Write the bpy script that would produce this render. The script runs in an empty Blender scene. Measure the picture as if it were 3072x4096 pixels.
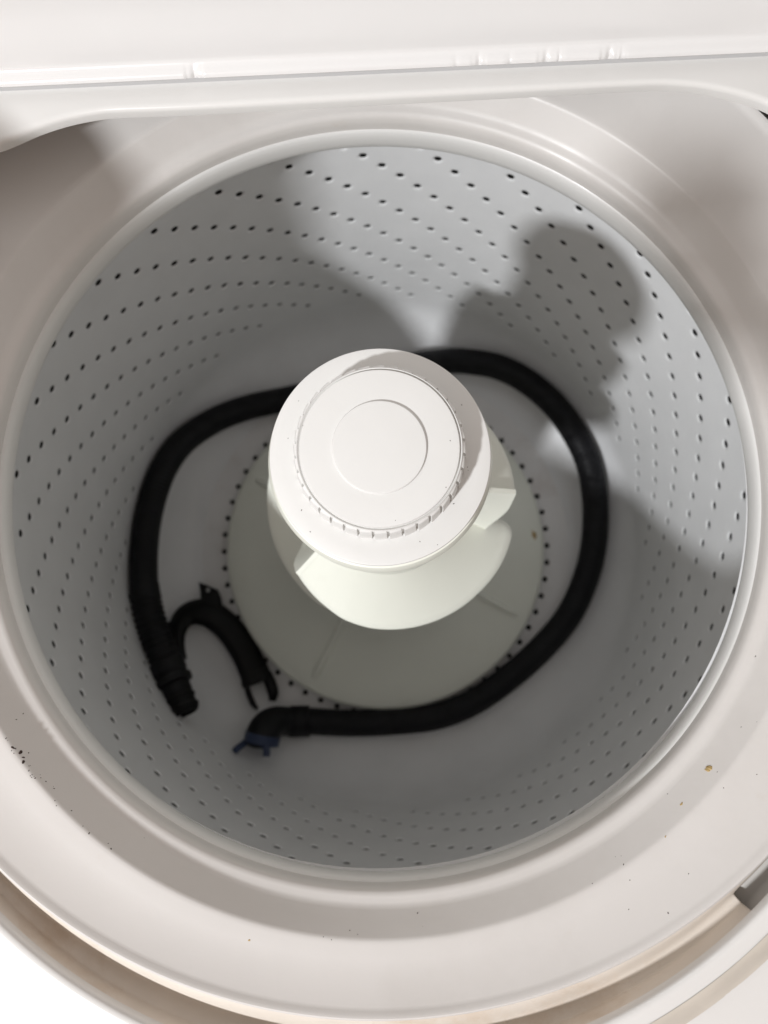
import bpy, bmesh, math, random
from math import sin, cos, pi, radians, sqrt, atan2, hypot
from mathutils import Vector, Matrix
random.seed(7)
SC = bpy.context.scene
COL = SC.collection

# ------------------------------------------------------------------ camera
CAM = Vector((0.00177, -0.07222, 0.41404))
AL, RO = 0.128238, -0.079541          # forward tilt from straight down, roll
right = Vector((1, 0, 0)); fwd = Vector((0, sin(AL), -cos(AL))); up = Vector((0, cos(AL), sin(AL)))
r2 = right * cos(RO) + up * sin(RO); u2 = -right * sin(RO) + up * cos(RO)
cd = bpy.data.cameras.new("camera"); cam = bpy.data.objects.new("camera", cd); COL.objects.link(cam)
cam.matrix_world = Matrix(((r2.x, u2.x, -fwd.x, CAM.x), (r2.y, u2.y, -fwd.y, CAM.y), (r2.z, u2.z, -fwd.z, CAM.z), (0, 0, 0, 1)))
cd.sensor_fit = 'HORIZONTAL'; cd.sensor_width = 7.3; cd.lens = 7.3 * 3148.0 / 3072.0
cd.clip_start = 0.02; cd.clip_end = 50
cd.dof.use_dof = True; cd.dof.focus_distance = 0.352; cd.dof.aperture_fstop = 2.3
SC.camera = cam

# ------------------------------------------------------------------ light
w = bpy.data.worlds.new("World"); SC.world = w; w.use_nodes = True
bg = w.node_tree.nodes["Background"]; bg.inputs[0].default_value = (1.0, 0.915, 0.845, 1); bg.inputs[1].default_value = 0.51
def lamp(name, az, el, dist, size, size_y, power, col):
    a, e = radians(az), radians(el)
    tgt = Vector((0, 0, 0.05))
    pos = tgt + dist * Vector((-cos(a) * cos(e), -sin(a) * cos(e), sin(e)))
    ld = bpy.data.lights.new(name, 'AREA'); ld.shape = 'ELLIPSE'; ld.size = size; ld.size_y = size_y
    ld.energy = power; ld.color = col
    o = bpy.data.objects.new(name, ld); COL.objects.link(o)
    o.location = pos; o.rotation_euler = (tgt - pos).to_track_quat('-Z', 'Y').to_euler()
    return o
lamp("room_lamp", 46.5, 45.2, 1.65, 0.125, 0.085, 27.0, (0.97, 0.985, 1.0))
SC.view_settings.view_transform = 'Standard'; SC.view_settings.look = 'None'
SC.view_settings.exposure = 0.0; SC.view_settings.gamma = 1.0
SC.render.engine = 'CYCLES'
SC.cycles.max_bounces = 12; SC.cycles.diffuse_bounces = 8

# ------------------------------------------------------------------ helpers
def tag(o, label=None, cat=None, group=None, kind=None):
    if label: o['label'] = label
    if cat: o['category'] = cat
    if group: o['group'] = group
    if kind: o['kind'] = kind
    return o
def empty(name, loc, label, cat):
    o = bpy.data.objects.new(name, None); COL.objects.link(o); o.location = loc; o.empty_display_size = 0.02
    return tag(o, label, cat)
def mesh(name, vs, fs, mat, parent=None, smooth=True, sharp=None):
    me = bpy.data.meshes.new(name); me.from_pydata([tuple(v) for v in vs], [], fs); me.update()
    if smooth: me.polygons.foreach_set("use_smooth", [True] * len(me.polygons))
    if sharp: me.set_sharp_from_angle(angle=radians(sharp))
    o = bpy.data.objects.new(name, me); COL.objects.link(o); me.materials.append(mat)
    if parent:
        o.parent = parent
        if parent.type == 'EMPTY': o.matrix_parent_inverse = Matrix.Translation(-parent.location)
    return o
def grid(rows, closed=True, flip=False):
    """rows: list of equally long vertex loops -> verts, quads"""
    n = len(rows[0]); vs = [v for r in rows for v in r]; fs = []
    for i in range(len(rows) - 1):
        for j in range(n if closed else n - 1):
            k = (j + 1) % n
            f = (i * n + j, i * n + k, (i + 1) * n + k, (i + 1) * n + j)
            fs.append(f[::-1] if flip else f)
    return vs, fs
def lathe(name, prof, mat, parent, n=128, c=(0, 0), tilt=(0, 0), flip=False, sharp=35, cap0=False, cap1=False, zo=0.0):
    rows = []
    for R, z in prof:
        row = []
        for i in range(n):
            a = 2 * pi * i / n; x, y = R * cos(a), R * sin(a)
            row.append((c[0] + x, c[1] + y, z + zo + tilt[0] * x + tilt[1] * y))
        rows.append(row)
    vs, fs = grid(rows, True, flip)
    if cap0: fs.append(tuple(range(n)) if flip else tuple(range(n))[::-1])
    if cap1: fs.append(tuple(range((len(prof) - 1) * n, len(prof) * n))[::-1] if flip else tuple(range((len(prof) - 1) * n, len(prof) * n)))
    return mesh(name, vs, fs, mat, parent, True, sharp)
def spline(P, step=0.002):
    """Catmull-Rom through points, resampled evenly"""
    P = [Vector(p) for p in P]; Q = [P[0] * 2 - P[1]] + P + [P[-1] * 2 - P[-2]]; out = []
    for i in range(1, len(Q) - 2):
        a, b, c, d = Q[i - 1:i + 3]
        for k in range(24):
            t = k / 24; out.append(0.5 * ((2 * b) + (c - a) * t + (2 * a - 5 * b + 4 * c - d) * t * t + (3 * b - a - 3 * c + d) * t ** 3))
    out.append(P[-1])
    L = [0]
    for i in range(1, len(out)): L.append(L[-1] + (out[i] - out[i - 1]).length)
    m = max(2, int(round(L[-1] / step))); res = []; j = 0
    for k in range(m + 1):
        s = L[-1] * k / m
        while j < len(L) - 2 and L[j + 1] < s: j += 1
        f = (s - L[j]) / max(1e-9, L[j + 1] - L[j]); res.append(out[j].lerp(out[j + 1], min(1, f)))
    return res, L[-1]
def tube_rows(path, rad, n=16, sq=None):
    """rad(i, s) radius; parallel transported frames"""
    rows = []; T0 = None; N = None; s = 0
    for i, p in enumerate(path):
        T = (path[min(i + 1, len(path) - 1)] - path[max(i - 1, 0)]).normalized()
        if N is None:
            N = T.cross(Vector((0, 0, 1))).normalized()
        else:
            N = (N - T * N.dot(T)).normalized()
        B = T.cross(N)
        if i: s += (path[i] - path[i - 1]).length
        r = rad(i, s); rx, ry = (r, r) if not isinstance(r, tuple) else r
        rows.append([p + N * (rx * cos(2 * pi * k / n)) + B * (ry * sin(2 * pi * k / n)) for k in range(n)])
    return rows
def tube(name, path, rad, mat, parent, n=16, cap=(True, True), sharp=40):
    vs, fs = grid(tube_rows(path, rad, n), True, True)
    if cap[0]: fs.append(tuple(range(n)))
    if cap[1]: fs.append(tuple(range(len(vs) - n, len(vs)))[::-1])
    return mesh(name, vs, fs, mat, parent, True, sharp)

# ------------------------------------------------------------------ materials
def mat(name, col, rough=0.4, noise=0.03, nscale=40, bump=0.0, bscale=300, coat=0.0, spec=0.5, stain=None, sss=0.0):
    m = bpy.data.materials.new(name); m.use_nodes = True; nt = m.node_tree; N = nt.nodes; L = nt.links
    b = N["Principled BSDF"]; b.inputs["Roughness"].default_value = rough
    b.inputs["Specular IOR Level"].default_value = spec
    b.inputs["Coat Weight"].default_value = coat; b.inputs["Coat Roughness"].default_value = 0.12
    tc = N.new("ShaderNodeTexCoord"); nz = N.new("ShaderNodeTexNoise"); nz.inputs["Scale"].default_value = nscale; nz.inputs["Detail"].default_value = 6
    L.new(tc.outputs["Object"], nz.inputs["Vector"])
    mp = N.new("ShaderNodeMapRange"); mp.inputs[1].default_value = 0.3; mp.inputs[2].default_value = 0.7
    mp.inputs[3].default_value = 1 - noise; mp.inputs[4].default_value = 1 + noise; L.new(nz.outputs["Fac"], mp.inputs[0])
    mx = N.new("ShaderNodeVectorMath"); mx.operation = 'SCALE'; mx.inputs[0].default_value = col; L.new(mp.outputs[0], mx.inputs["Scale"])
    out = mx.outputs[0]
    rr = N.new("ShaderNodeMapRange"); rr.inputs[1].default_value = 0.3; rr.inputs[2].default_value = 0.7
    rr.inputs[3].default_value = rough * 0.85; rr.inputs[4].default_value = min(1, rough * 1.2)
    n2 = N.new("ShaderNodeTexNoise"); n2.inputs["Scale"].default_value = nscale * 2.3; n2.inputs["Detail"].default_value = 4
    L.new(tc.outputs["Object"], n2.inputs["Vector"]); L.new(n2.outputs["Fac"], rr.inputs[0]); L.new(rr.outputs[0], b.inputs["Roughness"])
    if stain:
        # irregular dried detergent / rust stains: colour, amount, scale, threshold
        for scol, amt, ssc, thr in stain:
            n3 = N.new("ShaderNodeTexNoise"); n3.inputs["Scale"].default_value = ssc; n3.inputs["Detail"].default_value = 9; n3.inputs["Roughness"].default_value = 0.7
            L.new(tc.outputs["Object"], n3.inputs["Vector"])
            m3 = N.new("ShaderNodeMapRange"); m3.inputs[1].default_value = thr; m3.inputs[2].default_value = thr + 0.16
            m3.inputs[3].default_value = 0; m3.inputs[4].default_value = amt; L.new(n3.outputs["Fac"], m3.inputs[0])
            x = N.new("ShaderNodeMix"); x.data_type = 'RGBA'; x.inputs[7].default_value = (*scol, 1)
            L.new(m3.outputs[0], x.inputs[0]); L.new(out, x.inputs[6]); out = x.outputs[2]
    L.new(out, b.inputs["Base Color"])
    if bump:
        n4 = N.new("ShaderNodeTexNoise"); n4.inputs["Scale"].default_value = bscale; n4.inputs["Detail"].default_value = 3
        L.new(tc.outputs["Object"], n4.inputs["Vector"])
        bp = N.new("ShaderNodeBump"); bp.inputs["Strength"].default_value = bump; bp.inputs["Distance"].default_value = 0.0004
        L.new(n4.outputs["Fac"], bp.inputs["Height"]); L.new(bp.outputs[0], b.inputs["Normal"])
    return m
M_PANEL = mat("white_enamel", (0.715, 0.705, 0.690), 0.22, 0.01, 12, coat=0.3)
M_LID = mat("lid_enamel", (0.76, 0.75, 0.745), 0.2, 0.01, 10, coat=0.4)
M_COVER = mat("white_tub_plastic", (0.645, 0.622, 0.603), 0.42, 0.015, 18, bump=0.05, bscale=500,
              stain=[((0.56, 0.47, 0.38), 0.30, 26, 0.64), ((0.50, 0.47, 0.44), 0.22, 7, 0.50)])
M_SKIRT = mat("stained_plastic", (0.66, 0.60, 0.535), 0.45, 0.05, 30, bump=0.1, bscale=260,
              stain=[((0.50, 0.38, 0.27), 0.55, 14, 0.52), ((0.42, 0.30, 0.2), 0.6, 60, 0.66)])
M_RING = mat("ring_plastic", (0.69, 0.685, 0.675), 0.35, 0.015, 25)
M_WALL = mat("basket_enamel", (0.790, 0.793, 0.803), 0.33, 0.03, 22, bump=0.06, bscale=420)
M_FLOOR = mat("basket_floor_enamel", (0.79, 0.78, 0.78), 0.38, 0.05, 16, stain=[((0.52, 0.44, 0.40), 0.35, 12, 0.55)])
M_AGI = mat("ivory_plastic", (0.800, 0.812, 0.735), 0.36, 0.012, 20, stain=[((0.66, 0.62, 0.5), 0.3, 18, 0.6)])
M_CAP = mat("cap_plastic", (0.71, 0.705, 0.69), 0.5, 0.012, 40, bump=0.06, bscale=700)
M_HOSE = mat("black_rubber", (0.0055, 0.0055, 0.0070), 0.5, 0.3, 60, spec=0.24)
M_HOOK = mat("black_plastic", (0.0042, 0.0040, 0.0042), 0.5, 0.15, 40, spec=0.22)
M_BLUE = mat("blue_metal", (0.017, 0.031, 0.080), 0.4, 0.1, 80)
M_STRIP = mat("hinge_strip_plastic", (0.50, 0.50, 0.505), 0.5, 0.02, 30)
M_RECESS = mat("recess_plastic", (0.60, 0.575, 0.545), 0.6, 0.06, 30)
M_TRIM = mat("beige_trim", (0.58, 0.53, 0.465), 0.5, 0.06, 40)
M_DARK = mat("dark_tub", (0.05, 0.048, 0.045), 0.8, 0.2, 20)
M_GREY = mat("grey_plastic", (0.30, 0.29, 0.28), 0.6, 0.06, 30)
M_DIRT = mat("dried_dirt", (0.035, 0.018, 0.014), 0.7, 0.3, 900)
M_OCHRE = mat("ochre_dirt", (0.42, 0.30, 0.13), 0.7, 0.3, 900)

# ------------------------------------------------------------------ washing machine
washer = empty("washing_machine", (0, 0, 0), "white top-loading washing machine seen from above with its lid standing open", "washing machine")

TX, TY = -0.01693, -0.01374           # the tub ring sits slightly out of true over the basket
CI, CO = (0.0014, -0.0034), (0.0, 0.0073)
def tub_ring():
    # R, z, k (1 = concentric with the basket ring, 0 = outer edge of the cover)
    P = [(.2030, -.002, 1), (.1978, .006, 1), (.1972, .0112, 1), (.1969, .0165, 1), (.1971, .0212, 1), (.1982, .0234, 1), (.2000, .0243, 1), (.2020, .0252, 1), (.2033, .0261, 1),
         (.2045, .0276, 1), (.2080, .0323, 1), (.2122, .0380, 1), (.2129, .0389, 1), (.2137, .0394, 1), (.2155, .0399, .95), (.223, .0419, .75), (.232, .0444, .46), (.2405, .0485, .24),
         (.2462, .0511, .09), (.2482, .0523, .03), (.2494, .0537, 0), (.2506, .0543, 0), (.2516, .0538, 0), (.2521, .0520, 0), (.2518, .040, 0)]
    n = 220; rows = []
    for R, z, k in P:
        cx, cy = CI[0] * k + CO[0] * (1 - k), CI[1] * k + CO[1] * (1 - k); row = []
        for i in range(n):
            a = 2 * pi * i / n; x, y = R * cos(a), R * sin(a)
            row.append((cx + x, cy + y, z + k * (TX * x + TY * y)))
        rows.append(row)
    vs, fs = grid(rows)
    return mesh("tub_ring", vs, fs, M_COVER, washer, True, 50)
tub_ring()

# opening of the top panel: closed contour
OPEN = [(0.137, .1603), (.1527, .1588), (.1652, .1563), (.1785, .1520), (.1914, .1461), (.203, .137), (.2135, .122), (.2220, .100), (.2290, .070), (.2350, .035), (.2375, 0.0)]
for d in range(-2, -180, -8):
    a = radians(d); OPEN.append((max(-.216, -.0029 + .2413 * cos(a)), -.0206 + .2413 * sin(a)))
OPEN += [(-.2140, 0.0), (-.2140, .035), (-.2135, .070), (-.2110, .100), (-.2060, .122), (-.1970, .138), (-.1850, .1490), (-.1601, .1565), (-.144, .1625), (-.1301, .1660), (-.1172, .1676), (-.1065, .1678), (-.0682, .1661), (0.0169, .1638), (.0828, .1619)]
def contour(pts, n):
    """radius of a closed star-shaped contour at n equal angles"""
    Q = [Vector((x, y)) for x, y in pts]; res = []; m = len(Q); fine = []
    for i in range(m):
        a, b, c, d = Q[i - 1], Q[i], Q[(i + 1) % m], Q[(i + 2) % m]
        for k in range(10):
            t = k / 10; fine.append(0.5 * ((2 * b) + (c - a) * t + (2 * a - 5 * b + 4 * c - d) * t * t + (3 * b - a - 3 * c + d) * t ** 3))
    pol = sorted((atan2(p.y, p.x) % (2 * pi), p.length) for p in fine)
    pol = [(pol[-1][0] - 2 * pi, pol[-1][1])] + pol + [(pol[0][0] + 2 * pi, pol[0][1])]
    j = 0
    for i in range(n):
        a = 2 * pi * i / n
        while pol[j + 1][0] < a: j += 1
        (a0, r0), (a1, rr1) = pol[j], pol[j + 1]; res.append(r0 + (rr1 - r0) * (a - a0) / max(1e-9, a1 - a0))
    return res
NP = 480
OR = contour(OPEN, NP)
ZP = 0.078
YAW = radians(-1.9)
def zp(x, y):
    return ZP - .0170 * smooth(.06, -.10, y)
def rect_r(a, xh, y0, y1):
    """distance from the origin to the (yawed) panel outline along angle a"""
    a -= YAW; dx, dy = cos(a), sin(a); t = 9
    if abs(dx) > 1e-6: t = min(t, xh / abs(dx))
    if dy > 1e-6: t = min(t, y1 / dy)
    if dy < -1e-6: t = min(t, -y0 / -dy)
    return t
def smooth(a, b, x):
    t = max(0, min(1, (x - a) / (b - a))); return t * t * (3 - 2 * t)
def step_z(x, y):
    """curved step pressed into the front right of the panel"""
    r = hypot(x + .0027, y + .0209); a = math.degrees(atan2(y + .0209, x + .0027))
    return -0.0070 * smooth(.2481, .2605, r) * smooth(-86, -74, a) * (1 - smooth(4, 16, a))
def top_panel():
    inner = [(.0000, -.0060), (.0000, -.0022), (.0004, -.0010), (.0012, -.0003), (.0024, 0)]
    rows = []
    for off, dz in inner:
        row = []
        for i in range(NP):
            x, y = (OR[i] + off) * cos(2 * pi * i / NP), (OR[i] + off) * sin(2 * pi * i / NP); row.append((x, y, zp(x, y) + dz))
        rows.append(row)
    for k in range(1, 31):
        f = (k / 30) ** 1.6; row = []
        for i in range(NP):
            a = 2 * pi * i / NP; R0 = OR[i] + .0024; R1 = max(R0 + .004, rect_r(a, .335, -.33, .325)); r = R0 + (R1 - R0) * f
            x, y = r * cos(a), r * sin(a); row.append((x, y, zp(x, y) + step_z(x, y)))
        rows.append(row)
    last = rows[-1]; rows.append([(x * 1.006, y * 1.006, z - .004) for x, y, z in last]); rows.append([(x * 1.007, y * 1.007, z - .05) for x, y, z in last])
    vs, fs = grid(rows)
    return mesh("top_panel", vs, fs, M_PANEL, washer, True, 40)
top_panel()
def trim():
    """beige strip laid along the curved step at the front right"""
    vs = []; m = 90; k = 8
    for i in range(m + 1):
        a = radians(-82 + 92 * i / m)
        for j in range(k + 1):
            r = .2487 + .0113 * j / k; x = -.0027 + r * cos(a); y = -.0209 + r * sin(a)
            vs.append((x, y, zp(x, y) + step_z(x, y) + .0002 + .0006 * sin(pi * j / k)))
    fs = [(i * (k + 1) + j, i * (k + 1) + j + 1, (i + 1) * (k + 1) + j + 1, (i + 1) * (k + 1) + j) for i in range(m) for j in range(k)]
    mesh("trim_strip", vs, fs, M_TRIM, washer, True, 60)
trim()

def skirt():
    """stained upright collar between the tub ring and the panel opening, with a cut-out at the front right"""
    def base(a):
        e = Vector((cos(a), sin(a))); c = Vector(CO); b = e.dot(c); return b + sqrt(b * b - c.dot(c) + .2526 ** 2)
    a0, a1 = radians(158), radians(376); n = 1308; vs = []; fs = []
    def top(a):
        i = (a % (2 * pi)) / (2 * pi) * NP; k = int(i); f = i - k; return OR[k % NP] * (1 - f) + OR[(k + 1) % NP] * f + .0006
    rows = 31
    def pt(a, t, drop=0):
        # gutter floor falling outwards, then an upright wall below the panel lip
        rb, rt = base(a), top(a) + .0003; zl = zp(rt * cos(a), rt * sin(a)) - .0035
        if t < .55: f = t / .55; r = rb + (rt - rb) * f; z = .0500 - .0075 * smooth(0, .75, f) + .0012 * smooth(.8, 1, f)
        else: g = (t - .55) / .45; r = rt; z = .0437 + (zl - .0437) * g
        return (r * cos(a), r * sin(a), z - drop)
    hole0, hole1 = radians(304.6), radians(333); tmin = .20
    for i in range(n + 1):
        a = a0 + (a1 - a0) * i / n
        for k in range(rows): vs.append(pt(a, k / (rows - 1)))
    for i in range(n):
        am = a0 + (a1 - a0) * (i + .5) / n
        for k in range(rows - 1):
            t = (k + .5) / (rows - 1)
            if hole0 < am < hole1 and t > tmin:
                # rounded lower corners
                da = min(am - hole0, hole1 - am) * .25; dt = (t - tmin) * .034; rc = .0045
                if not (da < rc and dt < rc and hypot(rc - da, rc - dt) > rc): continue
            A = i * rows + k; fs.append((A, A + 1, A + rows + 1, A + rows))
    o = mesh("collar", vs, fs, M_SKIRT, washer, True, 45)
    md = o.modifiers.new("thickness", 'SOLIDIFY'); md.thickness = .0018; md.offset = -1
    # recess seen through the cut-out
    vs = []; m = 30
    for i in range(m + 1):
        a = radians(302) + radians(34) * i / m
        for t in (0, .15, .3, .5, .56, .7, .85, 1):
            x, y, z = pt(a, t, .006); e = .004 if t > .52 else 0; r = hypot(x, y); vs.append((x * (r + e) / r, y * (r + e) / r, z))
    fs = [(i * 8 + k, i * 8 + k + 1, i * 8 + k + 9, i * 8 + k + 8) for i in range(m) for k in range(7)]
    mesh("recess", vs, fs, M_RECESS, washer, True)
skirt()
# outer tub round the basket (seen only as darkness through holes and gaps), grey shoulder at the back right
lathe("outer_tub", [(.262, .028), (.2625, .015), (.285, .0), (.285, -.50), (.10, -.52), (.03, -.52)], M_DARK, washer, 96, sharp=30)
vs = []
for i in range(41):
    a = radians(18 + 50 * i / 40)
    for R, z in ((.2535, .048), (.2552, .0485), (.2590, .0490), (.2596, .047), (.2596, .03)): vs.append((CO[0] + R * cos(a), CO[1] + R * sin(a), z))
fs = [(i * 5 + k, i * 5 + k + 5, i * 5 + k + 6, i * 5 + k + 1) for i in range(40) for k in range(4)]
mesh("shoulder", vs, fs, M_GREY, washer, True)
# cabinet below the panel
def cabinet():
    R = Matrix.Rotation(YAW, 3, 'Z'); pts = [(-.332, -.327), (.332, -.327), (.332, .322), (-.332, .322)]
    rows = [[tuple(R @ Vector((x, y, z))) for x, y in pts] for z in (ZP - .03, -.84)]
    vs, fs = grid(rows, True, True); fs.append((4, 5, 6, 7))
    o = mesh("cabinet", vs, fs, M_PANEL, washer, False); return o
cabinet()

# lid: hinged along the back edge, leaning back
def lid():
    org = Vector((.0175, .1742, ZP)); ya = radians(-2.1); X = Vector((cos(ya), sin(ya), 0)); Y = Vector((-sin(ya), cos(ya), 0)); Z = Vector((0, 0, 1))
    lean = radians(6)
    def P(x, y, z): return org + X * x + Y * (y + z * sin(lean)) + Z * (z * cos(lean))
    dents = [(-.0862, 1.0, .0036), (.0330, .22, .0016), (.0435, .55, .0030), (.0575, .25, .0018), (.0742, .75, .0034), (.0800, .35, .0020), (.1030, 1.0, .0036), (.1085, .4, .0022)]
    def dent(x):
        s = 0
        for c, a, wd in dents: q = (x - c) / wd; s += a * max(0, 1 - abs(q + .25 * sin(q * 4)))
        return s
    prof = [(.010, .0038), (.0018, .0038), (.0000, .0042), (-.0012, .0049), (-.0016, .0058), (-.0013, .0068), (-.0004, .0076), (.0014, .0080),
            (.0030, .0086), (.0038, .0094), (.0041, .0110), (.0043, .014), (.0050, .018), (.0062, .023), (.0082, .030), (.0098, .038), (.0105, .06), (.0105, .20), (.0105, .36)]
    # back side of the slab
    back = [(.034, .36), (.034, .02), (.020, .0022), (.010, .0022)]
    full = prof + back; nb = len(prof); rows = []
    xs = []; x = -.245
    while x < .2451: xs.append(x); x += .0007 if -.10 < x < .125 else .004
    for x in xs:
        d = dent(x); row = []
        for i, (y, z) in enumerate(full):
            dz = 0; dy = 0
            if 3 <= i <= 7:
                wgt = (0, 0, 0, .5, 1, 1, .7, .35)[i]; dz = -.0034 * d * wgt; dy = .0030 * d * (1, 1, .6, .3, .1)[i - 3]
            row.append(P(x, y + dy, z + dz))
        rows.append(row)
    vs, fs = grid(rows, False)
    n = len(full); fs.append(tuple(range(n))[::-1]); fs.append(tuple(range(len(vs) - n, len(vs))))
    lo = mesh("lid", vs, fs, M_LID, washer, True, 40)
    # flat hinge strip on the panel behind the opening
    S = []
    for x in (-.25, .25):
        for y, z in ((.0012, -.001), (.0013, .0036), (.004, .0037), (.02, .0037)): S.append(org + X * x + Y * y + Z * z)
    mesh("hinge_strip", S, [(0, 4, 5, 1), (1, 5, 6, 2), (2, 6, 7, 3)], M_STRIP, washer, False)
lid()

# ------------------------------------------------------------------ wash basket
basket = empty("wash_basket", (0, 0, -.465), "grey enamelled basket with rows of small holes inside the machine", "basket")
RW = .265; TH0, DTH, Z0, DZ = radians(91.432), radians(3.0), -.11859, .013448
RF, ZF, FR = .205, -.405, .06
def cell(vs, fs, corners, f, u, v, rings, k=16):
    """square cell (indices of its 4 corners, ccw) with a pierced dimple centred at u, v; f(du, dv, depth) in metres"""
    idx = []
    for r, dep in rings:
        row = []
        for i in range(k):
            a = -3 * pi / 4 + 2 * pi * i / k; row.append(len(vs)); vs.append(f(u, v, r * cos(a), r * sin(a), dep))
        idx.append(row)
    o = idx[0]; q = k // 4
    for s in range(4):
        A, B = corners[s], corners[(s + 1) % 4]; m = q * s + q // 2
        fs.append((A, B, o[m % k]))
        for j in range(q * s, m): fs.append((A, o[(j + 1) % k], o[j % k]))
        for j in range(m, q * s + q): fs.append((B, o[(j + 1) % k], o[j % k]))
    for a, b in zip(idx, idx[1:]):
        for j in range(k): fs.append((a[j], a[(j + 1) % k], b[(j + 1) % k], b[j]))
def wall():
    vs = []; fs = []; NC = 120; j0, j1 = -6, 20
    def th(m): return TH0 - DTH * m
    edge = {}
    for r in range(j0, j1 + 2):
        for m in range(NC):
            a = th(m - .5); edge[(r, m)] = len(vs); vs.append((RW * cos(a), RW * sin(a), Z0 - DZ * (r - .5)))
    def f(a, z, du, dv, dep):
        t = a + du / RW; R = RW + dep; return (R * cos(t), R * sin(t), z + dv)
    for r in range(j0, j1 + 1):
        for m in range(NC):
            n = (m + 1) % NC
            # seen from inside, theta grows to the left: corners in (+u, +v) order
            c = (edge[(r + 1, n)], edge[(r + 1, m)], edge[(r, m)], edge[(r, n)])
            if (r - m) % 4 == 0 and r >= -4:
                jt = random.uniform(-.00008, .00008)
                cell(vs, fs, c, f, th(m), Z0 - DZ * r + jt, [(.0056, 0), (.0046, .00003), (.0037, .0003), (.0031, .0007), (.0028, .0010)])
            else: fs.append(c)
    # below the last row: straight, then the rounded bottom corner
    prof = [(RW, ZF)] + [(RF + FR * cos(radians(d)), ZF - FR * sin(radians(d))) for d in range(9, 91, 9)]
    prev = [edge[(j1 + 1, m)] for m in range(NC)]
    for R, z in prof:
        row = []
        for m in range(NC):
            a = th(m - .5); row.append(len(vs)); vs.append((R * cos(a), R * sin(a), z))
        for m in range(NC): n = (m + 1) % NC; fs.append((prev[m], row[m], row[n], prev[n])[::-1])
        prev = row
    # above the first row: straight up, then in under the balance ring
    prev = [edge[(j0, m)] for m in range(NC)]
    for R, z in ((RW, -.030), (.262, -.024), (.250, -.016), (.225, -.0105), (.2005, -.0085)):
        row = []
        for m in range(NC):
            a = th(m - .5); x, y = R * cos(a), R * sin(a); row.append(len(vs)); vs.append((x, y, z + (TX * x + TY * y) * (z + .030) / .0215))
        for m in range(NC): n = (m + 1) % NC; fs.append((prev[m], prev[n], row[n], row[m])[::-1])
        prev = row
    return mesh("perforated_wall", vs, fs, M_WALL, basket, True, 60)
wall()
def floor():
    vs = []; fs = []; N = 60; Zf = ZF - FR; TF = radians(-3.5)
    def ring(R, z, n=N):
        i0 = len(vs); vs.extend((R * cos(TF + 2 * pi * i / n + pi / n), R * sin(TF + 2 * pi * i / n + pi / n), z) for i in range(n)); return i0
    a = ring(.2052, Zf); b = ring(.1905, Zf); c = ring(.1715, Zf); d = ring(.06, Zf); e = ring(.03, Zf)
    def f(t, R, du, dv, dep):
        r = R + dv; q = t + du / R; return (r * cos(q), r * sin(q), Zf - dep)
    for i in range(N):
        j = (i + 1) % N
        fs.append((a + i, a + j, b + j, b + i)[::-1])
        # cell between spoke i and i+1; u grows with theta, v with R
        cc = (c + i, c + j, b + j, b + i)
        k0 = len(fs)
        cell(vs, fs, cc, f, TF + 2 * pi * (i + 1) / N, .181, [(.0046, 0), (.0036, .0001), (.0030, .0008), (.0028, .004)])
        for q in range(k0, len(fs)): fs[q] = fs[q][::-1]
        fs.append((c + i, c + j, d + j, d + i)[::-1]); fs.append((d + i, d + j, e + j, e + i)[::-1])
    o = mesh("basket_floor", vs, fs, M_FLOOR, basket, True, 60)
    b = bmesh.new(); b.from_mesh(o.data); bmesh.ops.remove_doubles(b, verts=b.verts, dist=1e-6); bmesh.ops.recalc_face_normals(b, faces=b.faces); b.to_mesh(o.data); b.free()
    return o
floor()
lathe("balance_ring", [(.2010, -.0085), (.1985, -.0065), (.1970, -.0035), (.1962, 0), (.1957, .004), (.1956, .0075), (.1960, .0102), (.1968, .0118), (.1982, .0125), (.2005, .0125), (.2045, .0115), (.206, .005)],
      M_RING, basket, 220, c=CI, tilt=(TX, TY), sharp=60)

# ------------------------------------------------------------------ agitator
AX = (.0020, 0.0)
agit = empty("agitator", (AX[0], 0, -.46), "ivory agitator column with a round white cap in the middle of the basket", "agitator")
lathe("skirt", [(.1680, -.4620), (.1738, -.4520), (.1744, -.4495), (.1738, -.4470), (.170, -.4450), (.150, -.4385), (.120, -.4260), (.098, -.4080), (.080, -.380), (.068, -.335), (.058, -.27), (.052, -.20), (.050, -.15)],
      M_AGI, agit, 160, sharp=50)
def rib(ang, r0, r1):
    a = radians(ang); e = Vector((cos(a), sin(a), 0)); s = Vector((-sin(a), cos(a), 0)); rows = []
    P = [(.080, -.380), (.098, -.4080), (.120, -.4260), (.150, -.4385), (.170, -.4450)]
    def z(r):
        for (ra, za), (rb, zb) in zip(P, P[1:]):
            if ra <= r <= rb: return za + (zb - za) * (r - ra) / (rb - ra)
        return P[-1][1]
    m = 16
    for i in range(m + 1):
        r = r0 + (r1 - r0) * i / m; h = .0062 * min(1, 6 * min(i, m - i) / m + .05); w2 = .0028
        rows.append([e * r + s * q * w2 + Vector((0, 0, z(r) - .001 + h * k)) for q, k in ((-1.3, 0), (-1, .7), (-.5, 1), (.5, 1), (1, .7), (1.3, 0))])
    vs, fs = grid(rows, False); mesh("rib", vs, fs, M_AGI, agit, True, 50)
for g in (58, 148, 237, 328): rib(g, .084, .163)
lathe("barrel", [(.0500, -.16), (.0495, -.10), (.0480, -.05), (.0470, .0), (.0470, .030), (.0480, .038), (.0518, .0400), (.0531, .0425), (.0531, .0480), (.0516, .0525), (.0490, .0535)], M_AGI, agit, 128, c=AX, sharp=45)
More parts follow.
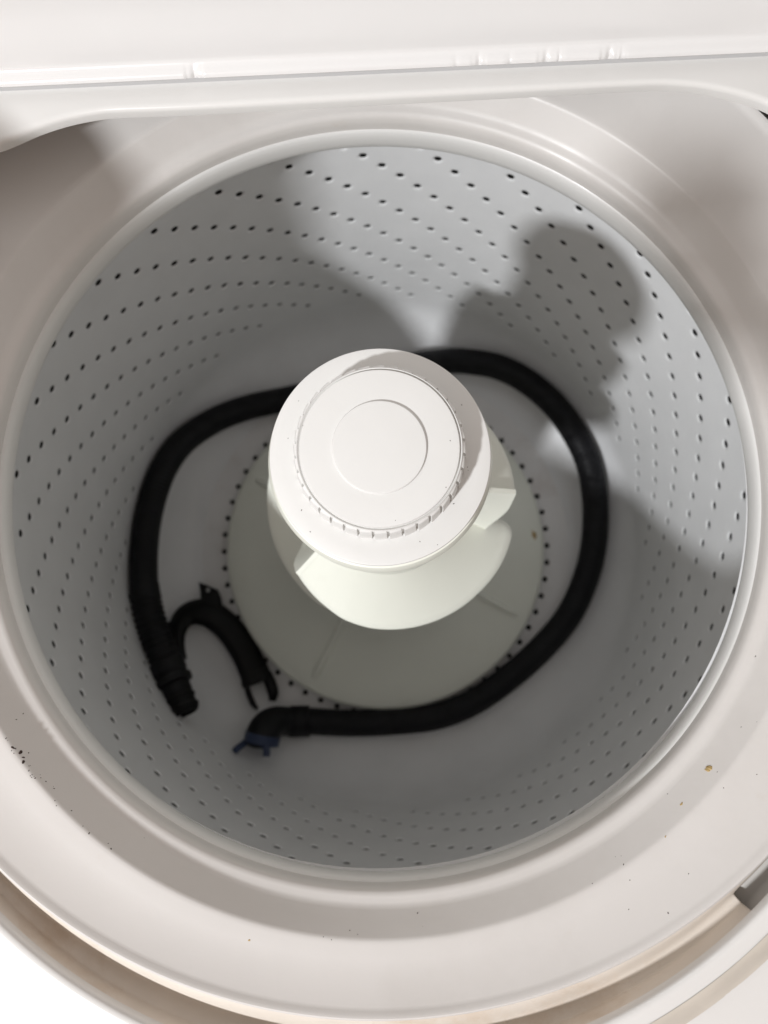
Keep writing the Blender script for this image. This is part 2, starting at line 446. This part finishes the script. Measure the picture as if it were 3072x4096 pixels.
def vane(a_s, a_e, zs, ze, Rf, drop=.045, sweep=14):
    """spiral flight: ramp from a_s (high) counter-clockwise down to a_e, with an upright fin at its start"""
    n = 72; m = 10; th = .0028; top = []; vs = []; fs = []
    def surf(u, v):
        a = radians(a_s + (a_e - a_s) * u); R = Rf(u)
        endr = max(0.0, (u - .93) / .07); R -= .016 * endr ** 2.5       # rounded trailing corner
        st = max(0.0, 1 - u / .03)
        r = .046 + (R - .046) * v; z = zs + (ze - zs) * u + .020 * (1 - v) ** 1.3 - .0035 * v ** 3
        return Vector((AX[0] + r * cos(a), r * sin(a), z))
    rows = []
    for i in range(n + 1):
        u = i / n; upp = [surf(u, k / m) for k in range(m + 1)]
        lip = [upp[-1] + Vector((0, 0, -th * .35)) + (upp[-1] - upp[-2]).normalized() * th * .35]
        low = [p + Vector((0, 0, -th)) for p in upp[::-1]]
        rows.append(upp + lip + low)
    vs, fs = grid(rows, False); k = len(rows[0]); fs.append(tuple(range(k))[::-1]); fs.append(tuple(range(len(vs) - k, len(vs))))
    v = mesh("vane", vs, fs, M_AGI, agit, True, 55)
    # upright fin hanging below the leading edge
    rows = []; mm = 14
    for i in range(mm + 1):
        t = i / mm; row = []
        Rt = Rf(0) + .0005; R = Rt - .011 * smooth(.25, 1, t) - .0015 * sin(t * pi)
        a = radians(a_s - sweep * t)
        s = Vector((-sin(a), cos(a), 0)); e = Vector((cos(a), sin(a), 0)); z = zs + .001 - drop * t
        for k in range(9):
            r = .046 + (R - .046) * k / 8; zz = z + (.020 * (1 - k / 8) ** 1.3) * (1 - t)
            row.append(Vector((AX[0], 0, zz)) + e * r - s * .0014)
        for k in range(8, -1, -1):
            r = .046 + (R - .046) * k / 8; zz = z + (.020 * (1 - k / 8) ** 1.3) * (1 - t)
            row.append(Vector((AX[0], 0, zz)) + e * r + s * .0014)
        rows.append(row)
    vs, fs = grid(rows, True); k = len(rows[0]); fs.append(tuple(range(k))[::-1]); fs.append(tuple(range(len(vs) - k, len(vs))))
    mesh("fin", vs, fs, M_AGI, v, True, 40)
def lerp_tab(T):
    def f(u):
        for (a, x), (b, y) in zip(T, T[1:]):
            if u <= b: return x + (y - x) * (u - a) / (b - a)
        return T[-1][1]
    return f
# front (lit) flight, right rear flight, left flight
W = lambda t: (t + 142) / 134.0
vane(-142, -8, -.070, -.120, lerp_tab([(0, .071), (W(-122), .0762), (W(-113), .079), (W(-100), .081), (W(-80), .0825), (W(-65), .0836), (W(-48), .085), (W(-32), .0872), (W(-24), .088), (W(-18), .0885), (1, .0885)]), .045, 17)
vane(-4, 104, -.058, -.115, lerp_tab([(0, .080), (.3, .0815), (1, .083)]), .062, 15)
vane(106, 240, -.100, -.212, lerp_tab([(0, .0855), (.36, .0871), (.78, .0828), (1, .082)]))

# cap
FZ = .0590
capo = lathe("cap", [(.0470, .0500), (.0500, .0535), (.0507, .0560), (.05095, .0578), (.0507, .0587), (.0500, .0590), (.0440, .0592), (.0385, .0594), (.0372, .0594), (.0368, .0640), (.0368, .0742), (.0364, .0748), (.0359, .0742), (.0357, .0738), (.0355, .0742), (.0351, .0756), (.0340, .0758), (.0200, .0759), (.0010, .0759)],
             M_CAP, agit, 180, c=AX, sharp=28)
def toothed_ring():
    vs = []; fs = []; NT = 36
    out = []; off = radians(2.4)
    for t in range(NT):
        a = 2 * pi * t / NT + off
        for da, R in ((0, .03700), (.0001, .0386), (radians(2.5), .0385), (radians(5.0), .03835), (radians(7.9), .0382), (radians(7.95), .03700)):
            out.append((a + da, R))
    n = len(out)
    rows = []
    for z, dR in ((.0590, .0006), (.0690, .0), (.0722, -.0003), (.0734, -.0008)):
        rows.append([(AX[0] + (R + (dR if R > .0372 else 0)) * cos(a), (R + (dR if R > .0372 else 0)) * sin(a), z) for a, R in out])
    rows.append([(AX[0] + .0366 * cos(a), .0366 * sin(a), .0742) for a, R in out])
    vs, fs = grid(rows); mesh("toothed_ring", vs, fs, M_CAP, capo, True, 25)
toothed_ring()
lathe("disc", [(.0210, .0752), (.0208, .0767), (.0204, .0774), (.0196, .0775), (.0020, .0775)], M_CAP, capo, 128, c=AX, sharp=30, cap1=True)

# ------------------------------------------------------------------ drain hose
HR = .0142
hose = empty("drain_hose", (0.05, -.18, -.465), "long black corrugated drain hose coiled round the basket floor", "hose")
hp = [(-.2464, -.0458, -.3912), (-.2490, -.0219, -.3925), (-.2503, .0075, -.4000), (-.247, .0415, -.4046), (-.2385, .0761, -.4088), (-.2263, .106, -.4145), (-.2079, .1323, -.4242), (-.1796, .1542, -.438), (-.1495, .1671, -.4464), (-.1186, .1737, -.4500), (-.0868, .1776, -.4500),
      (-.045, .186, -.4500), (0, .196, -.4492), (.045, .203, -.4480), (0.0886, 0.2044, -0.4472), (0.114, 0.1999, -0.4435), (0.141, 0.1905, -0.4385), (0.1671, 0.1732, -0.4345), (0.1945, 0.1443, -0.4310), (0.2152, 0.1097, -0.4311), (0.2285, 0.0727, -0.4330), (0.2324, 0.0325, -0.4385), (0.2276, -0.0124, -0.4440), (0.2150, -0.0517, -0.4479), (0.1925, -0.0901, -0.4496), (0.1601, -0.1223, -0.450),
      (0.122, -0.1504, -0.4503), (0.0798, -0.174, -0.4503), (0.0389, -0.1854, -0.4503), (-0.006, -0.1872, -0.4503), (-0.0555, -0.1849, -0.4503), (-0.1000, -0.1792, -0.4503)]
path, L = spline(hp, .0011)
tube("corrugated_tube", path, lambda i, s: HR + .00045 * sin(s / .0046 * 2 * pi), M_HOSE, hose, 18)
# ribbed cuff and spigot at the upper end
cp, L = spline([(-.2488, -.0240, -.3922), (-.2464, -.0458, -.3908), (-.24, -.0721, -.3905), (-.2305, -.0975, -.3870), (-.2215, -.1190, -.3830), (-.2150, -.1345, -.3795)], .0009)
def cuff_r(i, s):
    if s < .012: return HR + .0005 + .0006 * (s / .012)
    if s < .082: return .0150 + (.0008 if (s / .0062) % 1 < .55 else -.0003)
    if s < .095: return .0172
    if s < .100: return .0160
    if s < .107: return .0185
    return .0140
tube("cuff", cp, cuff_r, M_HOSE, hose, 28)
d = (cp[-1] - cp[-20]).normalized(); e0 = cp[-1]
sp = [e0 - d * .004 + d * (.0008 * i) for i in range(33)]
def spig(i, s):
    if s > .0236: return .0128 - (s - .0236) * .8
    return .0133 + (.0014 if (s / .0105) % 1 > .62 else 0)
rows = tube_rows(sp, spig, 24); last = sp[-1]
rows.append([last + (p - last) * .80 for p in rows[-1]]); rows.append([q - d * .02 for q in rows[-1]])
vs, fs = grid(rows, True, True); fs.append(tuple(range(len(vs) - 24, len(vs)))[::-1])
mesh("spigot", vs, fs, M_HOOK, hose, True, 35)
# elbow at the lower end with its collar, and the blue spring clamp
ep, L = spline([(-.096, -.1796, -.4503), (-.1022, -.1793, -.4500), (-.1143, -.1782, -.4480), (-.1265, -.1760, -.4405), (-.1350, -.1774, -.4320), (-.1405, -.1826, -.4255), (-.1430, -.1885, -.4235), (-.1440, -.1935, -.4245)], .0010)
def el_r(i, s):
    if s < .020: return .0166
    if s < .0215: return .0160
    return .0152 + .0020 * smooth(.022, .055, s)
tube("elbow", ep, el_r, M_HOSE, hose, 28)
cdir = (ep[-1] - ep[-12]).normalized(); cc = ep[-1] - cdir * .004
clampo = tube("clamp", [cc - cdir * .0045, cc - cdir * .0044, cc + cdir * .0052, cc + cdir * .0053], lambda i, s: (.0168, .0186, .0186, .0168)[i], M_BLUE, hose, 40)
for pts in ([cc + Vector((-.0160, -.0020, .006)), cc + Vector((-.0225, -.0060, .012)), cc + Vector((-.0262, -.0088, .016))], [cc + Vector((.0060, -.0040, .0165)), cc + Vector((.0068, -.0110, .0180)), cc + Vector((.0062, -.0160, .0195))]):
    ppath, _ = spline(pts, .0008)
    tube("clamp_ear", ppath, lambda i, s: (.0036, .0022), M_BLUE, clampo, 10)

# ------------------------------------------------------------------ U-shaped hose hook
hook = empty("hose_hook", (-.19, -.06, -.465), "black plastic U-shaped hose hook with a pierced tab lying on the basket floor", "hose hook")
up_, L = spline([(-.2255, -.1030, -.4265), (-.2279, -.0930, -.4300), (-.2292, -.0764, -.4360), (-.2269, -.0644, -.4420), (-.2198, -.0567, -.4475), (-.2094, -.0541, -.4505), (-.1972, -.0571, -.4520), (-.1851, -.0664, -.4525), (-.1745, -.0784, -.4525), (-.1655, -.0929, -.4525), (-.158, -.1087, -.4525), (-.1525, -.1228, -.4525), (-.1490, -.1345, -.4525)], .0012)
def hk(i, s):
    f = s / L
    wdt = .0080 + .0088 * smooth(.10, .42, f) + .0012 * smooth(.80, 1, f)
    return (wdt, .0070 + .0050 * smooth(.15, .5, f))
tube("arm", up_, hk, M_HOOK, hook, 22)
# open socket (C-section with two prongs) at the end of the arm
dd = (up_[-1] - up_[-8]).normalized(); s0 = up_[-1]; sN = dd.cross(Vector((0, 0, 1))).normalized(); sB = Vector((0, 0, 1))
sp2 = [s0 + dd * (.0010 * i - .0125) for i in range(15)]
tube("socket", sp2, lambda i, s: (.0163 + .0012 * (i > 6), .0128) if i not in (0, 14) else (.0150, .0115), M_HOOK, hook, 24)
for pts, r in (([s0 - dd * .004 + sN * .0125, s0 + dd * .010 + sN * .0132, s0 + dd * .0200 + sN * .0122, s0 + dd * .0270 + sN * .0098], (.0032, .0052)),
               ([s0 - dd * .004 - sN * .0115, s0 + dd * .008 - sN * .0125, s0 + dd * .0170 - sN * .0115, s0 + dd * .0240 - sN * .0080], (.0062, .0064))):
    pp, LL = spline(pts, .001)
    tube("prong", pp, lambda i, s, r=r, LL=LL: (r[0] * (1 - .35 * smooth(.7, 1, s / LL)), r[1] * (1 - .35 * smooth(.7, 1, s / LL))), M_HOOK, hook, 14)
# tab with its hole
tabp = [(-.2062, -.0220), (-.1865, -.0318), (-.1835, -.0400), (-.1822, -.0500), (-.1880, -.0600), (-.2040, -.0540), (-.2052, -.0440), (-.2052, -.0330)]
hc = Vector((-.1970, -.0312)); hn = 16; zt = -.4500
n = len(tabp); fine = []
for i in range(n):
    a, b = Vector(tabp[i]), Vector(tabp[(i + 1) % n])
    for k in range(4): fine.append(a.lerp(b, k / 4))
inner = []
for p in fine:
    q = (p - hc); q = q / q.length * .0026; inner.append(hc + q)
rows = [[(p.x, p.y, zt + .0035) for p in inner], [(p.x, p.y, zt + .0035) for p in fine], [(p.x, p.y, zt - .0015) for p in fine], [(p.x, p.y, zt - .0015) for p in inner], [(p.x, p.y, zt + .0035) for p in inner]]
vs, fs = grid(rows); mesh("tab", vs, fs, M_HOOK, hook, False)
# flat web that clips to the hose cuff
web = [(-.2420, -.0655), (-.2325, -.0625), (-.2262, -.0740), (-.2262, -.0960), (-.2290, -.1010), (-.2350, -.0900)]
rows = [[(x, y, -.418 + (.001 if k else 0)) for x, y in web] for k in (0,)] + [[(x, y, -.424) for x, y in web]]
vs, fs = grid(rows, True, True); fs += [tuple(range(6)), tuple(range(6, 12))[::-1]]; mesh("web", vs, fs, M_HOOK, hook, False)

# ------------------------------------------------------------------ dirt specks on the tub ring
SPECKS = [(-0.1788, -0.1145, 0.0454, 0.26), (-0.1777, -0.1153, 0.0447, 0.13), (-0.1755, -0.1187, 0.0445, 0.58), (-0.1746, -0.1194, 0.0438, 0.26), (-0.1729, -0.1214, 0.0429, 0.77), (-0.1708, -0.1226, 0.0401, 0.26), (-0.1715, -0.1237, 0.0432, 0.45), (-0.1709, -0.1254, 0.0444, 0.64), (-0.1758, -0.1199, 0.0465, 0.19), (-0.1748, -0.1212, 0.0464, 0.19), (-0.1688, -0.1276, 0.0435, 0.19), (-0.1685, -0.1275, 0.0429, 0.13), (-0.1683, -0.1293, 0.0449, 0.19), (-0.1686, -0.1297, 0.0457, 0.19), (-0.1671, -0.1315, 0.0456, 0.19), (-0.1675, -0.1317, 0.0464, 0.19), (-0.167, -0.1325, 0.0465, 0.19), (-0.1658, -0.1331, 0.0454, 0.26), (-0.166, -0.1322, 0.0447, 0.13), (-0.1645, -0.1322, 0.0421, 0.13), (-0.164, -0.1335, 0.0427, 0.19), (-0.162, -0.1354, 0.0421, 0.26), (-0.1592, -0.1382, 0.0409, 0.13), (-0.1587, -0.139, 0.0414, 0.26), (-0.1569, -0.1435, 0.0451, 0.19), (-0.1565, -0.1461, 0.0468, 0.19), (-0.1504, -0.149, 0.0426, 0.26), (-0.1448, -0.1557, 0.0441, 0.19), (-0.1419, -0.1589, 0.0451, 0.32), (-0.1341, -0.1644, 0.0428, 0.19), (-0.1325, -0.1665, 0.0439, 0.32), (-0.1224, -0.1675, 0.0311, 0.13), (-0.1773, -0.106, 0.0324, 0.26), (-0.1783, -0.1078, 0.0364, 0.26), (0.1454, -0.1561, 0.0364, 0.2), (0.0966, -0.1917, 0.0403, 0.27), (0.0971, -0.1896, 0.0365, 0.13), (0.0948, -0.1903, 0.0354, 0.13), (0.1604, -0.1568, 0.0454, 0.2), (0.1457, -0.1622, 0.0429, 0.2), (0.1251, -0.1676, 0.0269, 0.2), (0.1608, -0.1378, 0.0329, 0.2), (0.166, -0.1348, 0.0375, 0.13), (0.1769, -0.1074, 0.0227, 0.27), (0.0981, -0.198, 0.0451, 0.2), (0.0816, -0.1985, 0.0408, 0.2), (0.0949, -0.2081, 0.0487, 0.2), (0.1108, -0.2098, 0.0523, 0.27), (0.1227, -0.1952, 0.0491, 0.2), (-0.0284, -0.2109, 0.0398, 0.23), (-0.0249, -0.2121, 0.0413, 0.17), (0.0025, -0.2099, 0.0317, 0.28), (-0.0399, -0.211, 0.0447, 0.17), (-0.0364, -0.2127, 0.0456, 0.17), (0.0043, -0.2126, 0.038, 0.11)]
OCHRE = [(0.1435, -0.1555, 0.0325, 1.0), (.1441, -.1548, .0325, .7), (.1428, -.1563, .0325, .8), (0.1281, -0.1695, 0.0347, .5), (0.1167, -0.181, 0.0419, .35), (-0.0725, -0.2097, 0.0482, .4), (.1275, -.1699, .0347, .35)]
deps = bpy.context.evaluated_depsgraph_get()
ringo = bpy.data.objects["tub_ring"]
def specks(name, data, m, label, cat, ringo=ringo):
    vs = []; fs = []
    for x, y, z, r in data:
        ok, p, nrm, _ = ringo.closest_point_on_mesh(Vector((x, y, z)))
        if nrm.z < 0: nrm = -nrm
        t = nrm.orthogonal().normalized(); b = nrm.cross(t); r *= .00125; i0 = len(vs); k = 9; st = random.uniform(.7, 1.4); ph = random.uniform(0, 6)
        for h, q in ((-.05, 1.0), (.25, .8), (.45, .4)):
            for i in range(k):
                a = 2 * pi * i / k; rr = r * q * (1 + .22 * sin(2 * a + ph) + .12 * sin(3 * a + 2 * ph))
                vs.append(p + t * (rr * cos(a) * st) + b * (rr * sin(a) / st) + nrm * (h * r))
        for j in range(2):
            for i in range(k): fs.append((i0 + j * k + i, i0 + j * k + (i + 1) % k, i0 + (j + 1) * k + (i + 1) % k, i0 + (j + 1) * k + i))
        fs.append(tuple(range(i0 + 2 * k, i0 + 3 * k)))
    o = mesh(name, vs, fs, m); tag(o, label, cat, None, 'stuff'); return o
specks("dirt_specks", SPECKS, M_DIRT, "scattered dark brown dirt specks on the front of the white tub ring", "dirt")
specks("dried_residue", OCHRE, M_OCHRE, "small ochre spots of dried residue on the white tub ring", "residue")

CAPDUST = [(-0.0336, 0.0285, 0.0593, .16), (0.0415, 0.0204, 0.0593, .2), (-0.0356, -0.0226, 0.0593, .25), (-0.0323, -0.0328, 0.0593, .22), (0.0415, -0.0089, 0.0593, .16), (0.0416, -0.0104, 0.0593, .14), (0.0337, -0.0252, 0.0593, .25), (0.0169, -0.0412, 0.0593, .2), (0.0247, -0.0433, 0.0593, .16), (-0.0396, 0.0112, 0.0593, .18),
           (0.0332, 0.0005, 0.0759, .2), (0.0295, -0.02, 0.0759, .18), (0.0135, -0.0145, 0.0759, .15), (0.0064, -0.0327, 0.0759, .14), (-0.031, 0.0126, 0.0759, .2), (0.0167, 0.0355, 0.0759, .15)]
specks("lint_specks", CAPDUST, M_DIRT, "fine dark lint specks on the round white agitator cap", "lint", bpy.data.objects["cap"])
specks("rust_spot", [(.1632, .0002, -.4425, 2.4), (.1645, -.0030, -.4425, 1.5), (.1622, .0030, -.4425, 1.3)], M_OCHRE, "small brown spot near the right edge of the ivory agitator skirt", "spot", bpy.data.objects["skirt"])

# ------------------------------------------------------------------ the photographer, just outside the picture, holding the phone over the tub
M_SKIN = mat("skin", (0.50, 0.30, 0.215), 0.5, 0.05, 50)
M_SHIRT = mat("dusty_pink_shirt", (0.50, 0.33, 0.28), 0.85, 0.08, 60)
M_TROUSER = mat("dark_trousers", (0.05, 0.055, 0.07), 0.85, 0.1, 60)
M_HAIR = mat("dark_hair", (0.03, 0.02, 0.015), 0.6, 0.2, 200)
M_PHONE = mat("phone_glass", (0.012, 0.012, 0.013), 0.15, 0.05, 50)
def skin_mesh(name, chains, m, parent=None, sub=2):
    """chains: lists of ((x, y, z), radius); a chain may start with an index tuple (chain, vertex) to branch"""
    vs, es, rs, idx = [], [], [], []
    for ch in chains:
        ids = []; prev = None
        for item in ch:
            if isinstance(item[0], int): prev = idx[item[0]][item[1]]; ids.append(prev); continue
            vs.append(item[0]); rs.append(item[1]); k = len(vs) - 1
            if prev is not None: es.append((prev, k))
            prev = k; ids.append(k)
        idx.append(ids)
    me = bpy.data.meshes.new(name); me.from_pydata(vs, es, []); o = bpy.data.objects.new(name, me); COL.objects.link(o); me.materials.append(m)
    sk = o.modifiers.new("skin", 'SKIN'); sk.use_smooth_shade = True; sk.branch_smoothing = .4
    if not me.skin_vertices: me.attributes  # layer is created with the modifier
    lay = me.skin_vertices[0].data if len(me.skin_vertices) else None
    if lay is None:
        bm = bmesh.new(); bm.from_mesh(me); bm.verts.layers.skin.verify(); bm.to_mesh(me); bm.free(); lay = me.skin_vertices[0].data
    for k, r in enumerate(rs):
        lay[k].radius = r if isinstance(r, tuple) else (r, r); lay[k].use_root = (k == 0)
    sb = o.modifiers.new("subdivision", 'SUBSURF'); sb.levels = sub; sb.render_levels = sub
    if parent: o.parent = parent
    return o
LS, RS = (-.205, -.545, .455), (.165, -.545, .455)
LE, RE = (-.140, -.525, .470), (.280, -.400, .240)
LWR, RWR = (-.238, -.085, .132), (.085, -.270, .375)
chains = [
 [((-.02, -.62, -.06), (.155, .115)), ((-.02, -.605, .12), (.140, .105)), ((-.02, -.575, .32), (.155, .110)), ((-.02, -.555, .44), (.12, .09)), ((-.02, -.535, .53), .058), ((-.02, -.50, .585), .055), ((-.02, -.475, .66), (.075, .09)), ((-.02, -.455, .745), (.078, .095)), ((-.02, -.455, .80), (.05, .06))],
 [(0, 2), ((-.13, -.555, .445), .065), (LS, .056), ((-.185, -.56, .44), .044), (LE, .042), ((-.105, -.45, .46), .042), ((-.080, -.38, .447), .035), ((-.070, -.335, .436), (.028, .023)), ((-.078, -.298, .426), (.036, .020)), ((-.090, -.258, .420), (.043, .018)), ((-.100, -.222, .418), (.043, .016))],
 [(0, 2), ((.09, -.555, .445), .065), (RS, .056), ((.225, -.48, .345), .047), (RE, .042), ((.215, -.355, .29), .043), ((.15, -.312, .333), .036), (RWR, (.028, .023)), ((.062, -.240, .400), (.034, .02)), ((.045, -.205, .432), (.034, .017))],
 [(0, 0), ((-.11, -.63, -.16), .088), ((-.12, -.60, -.45), .06), ((-.12, -.63, -.80), .04), ((-.12, -.60, -.885), .034), ((-.12, -.49, -.895), .03)],
 [(0, 0), ((.07, -.63, -.16), .088), ((.09, -.59, -.45), .06), ((.09, -.63, -.80), .04), ((.09, -.60, -.885), .034), ((.09, -.49, -.895), .03)],
]
body = skin_mesh("person", chains, M_SKIN)
tag(body, "person in a dusty pink shirt and dark trousers holding a phone over the open machine", "person")
def fing(name, pts, r):
    return skin_mesh(name, [[(p, r * (1 - .10 * k)) for k, p in enumerate(pts)]], M_SKIN, body, 2)
# left hand, unseen, posed by the phone's lower left corner to shade the tub ring
for k in range(4):
    y = -.248 + .0215 * k
    fing("finger", [(-.112, y, .422), (-.146, y + .004, .418), (-.160, y + .007, .406), (-.152, y + .008, .394)], .0100)
fing("thumb", [(-.066, -.300, .420), (-.052, -.265, .414), (-.044, -.235, .410)], .0105)
# right hand closed round the phone
for k in range(4):
    y = -.185 + .021 * k
    fing("finger", [(.040, y, .437), (.012, y + .004, .446), (-.030, y + .006, .444), (-.075, y + .006, .434), (-.083, y + .006, .424)], .0088)
fing("thumb", [(.050, -.225, .415), (.030, -.190, .408), (.012, -.165, .408)], .0105)
# clothing and hair
shirt = skin_mesh("shirt", [
 [((-.02, -.62, -.10), (.170, .130)), ((-.02, -.605, .12), (.152, .117)), ((-.02, -.575, .32), (.167, .122)), ((-.02, -.557, .435), (.13, .10)), ((-.02, -.545, .50), .068)],
 [(0, 2), ((-.13, -.555, .448), .073), (LS, .066), ((-.185, -.56, .44), .056), (LE, .053), ((-.112, -.47, .462), .051)],
 [(0, 2), ((.09, -.555, .448), .073), (RS, .066), ((.225, -.48, .345), .058), (RE, .052), ((.245, -.375, .267), .050)]], M_SHIRT, body)
skin_mesh("trousers", [
 [((-.02, -.62, -.07), (.172, .130)), ((-.02, -.625, -.13), (.165, .125))],
 [(0, 1), ((-.11, -.63, -.2), .095), ((-.12, -.60, -.45), .07), ((-.12, -.63, -.83), .055)],
 [(0, 1), ((.07, -.63, -.2), .095), ((.09, -.59, -.45), .07), ((.09, -.63, -.83), .055)]], M_TROUSER, body)
skin_mesh("hair", [[((-.02, -.520, .66), (.07, .06)), ((-.02, -.490, .76), (.088, .095)), ((-.02, -.465, .815), (.07, .08))]], M_HAIR, body)

# the phone the picture was taken with: its lens is the camera
phone = empty("smartphone", CAM, "black smartphone held level above the open washing machine", "smartphone")
def slab(name, x0, x1, y0, y1, z0, z1, m, parent, rad=.008):
    pts = []
    for cx, cy, a0 in ((x1 - rad, y1 - rad, 0), (x0 + rad, y1 - rad, 90), (x0 + rad, y0 + rad, 180), (x1 - rad, y0 + rad, 270)):
        for k in range(6): a = radians(a0 + 18 * k); pts.append((cx + rad * cos(a), cy + rad * sin(a)))
    MW = cam.matrix_world
    rows = [[MW @ Vector((x, y, z)) for x, y in pts] for z in (z0, z1)]
    vs, fs = grid(rows); n = len(pts); fs += [tuple(range(n))[::-1], tuple(range(n, 2 * n))]
    return mesh(name, vs, fs, m, parent, True, 30)
slab("phone_body", -.052, .010, -.136, .006, .003, .011, M_PHONE, phone)
slab("camera_island", -.024, .0095, -.022, .0055, .001, .0032, M_PHONE, phone, .006)

# ------------------------------------------------------------------ unseen tub-shaped blocker, added to shade the left of the tub ring
M_BLOCK = mat("blocker_orange", (0.55, 0.26, 0.08), 0.35, 0.03, 30)  # orange for a warm bounce into the shade it throws
M_BLOCKLID = mat("blocker_pale", (0.66, 0.58, 0.46), 0.4, 0.03, 30)
TB = (-.266, .012)
blocker = empty("shade_blocker", (TB[0], TB[1], ZP), "orange tub-shaped blocker with a pale lid, unseen, added to shade the tub ring", "tub")
lathe("blocker_body", [(.001, .0005), (.040, .0005), (.0445, .004), (.045, .012), (.045, .118), (.0435, .124), (.041, .126)], M_BLOCK, blocker, 64, c=TB, zo=ZP)
lathe("blocker_lid", [(.041, .1255), (.0455, .1265), (.0465, .129), (.0465, .134), (.0450, .138), (.040, .1395), (.036, .1380), (.001, .1380)], M_BLOCKLID, blocker, 64, c=TB, zo=ZP, cap1=True)
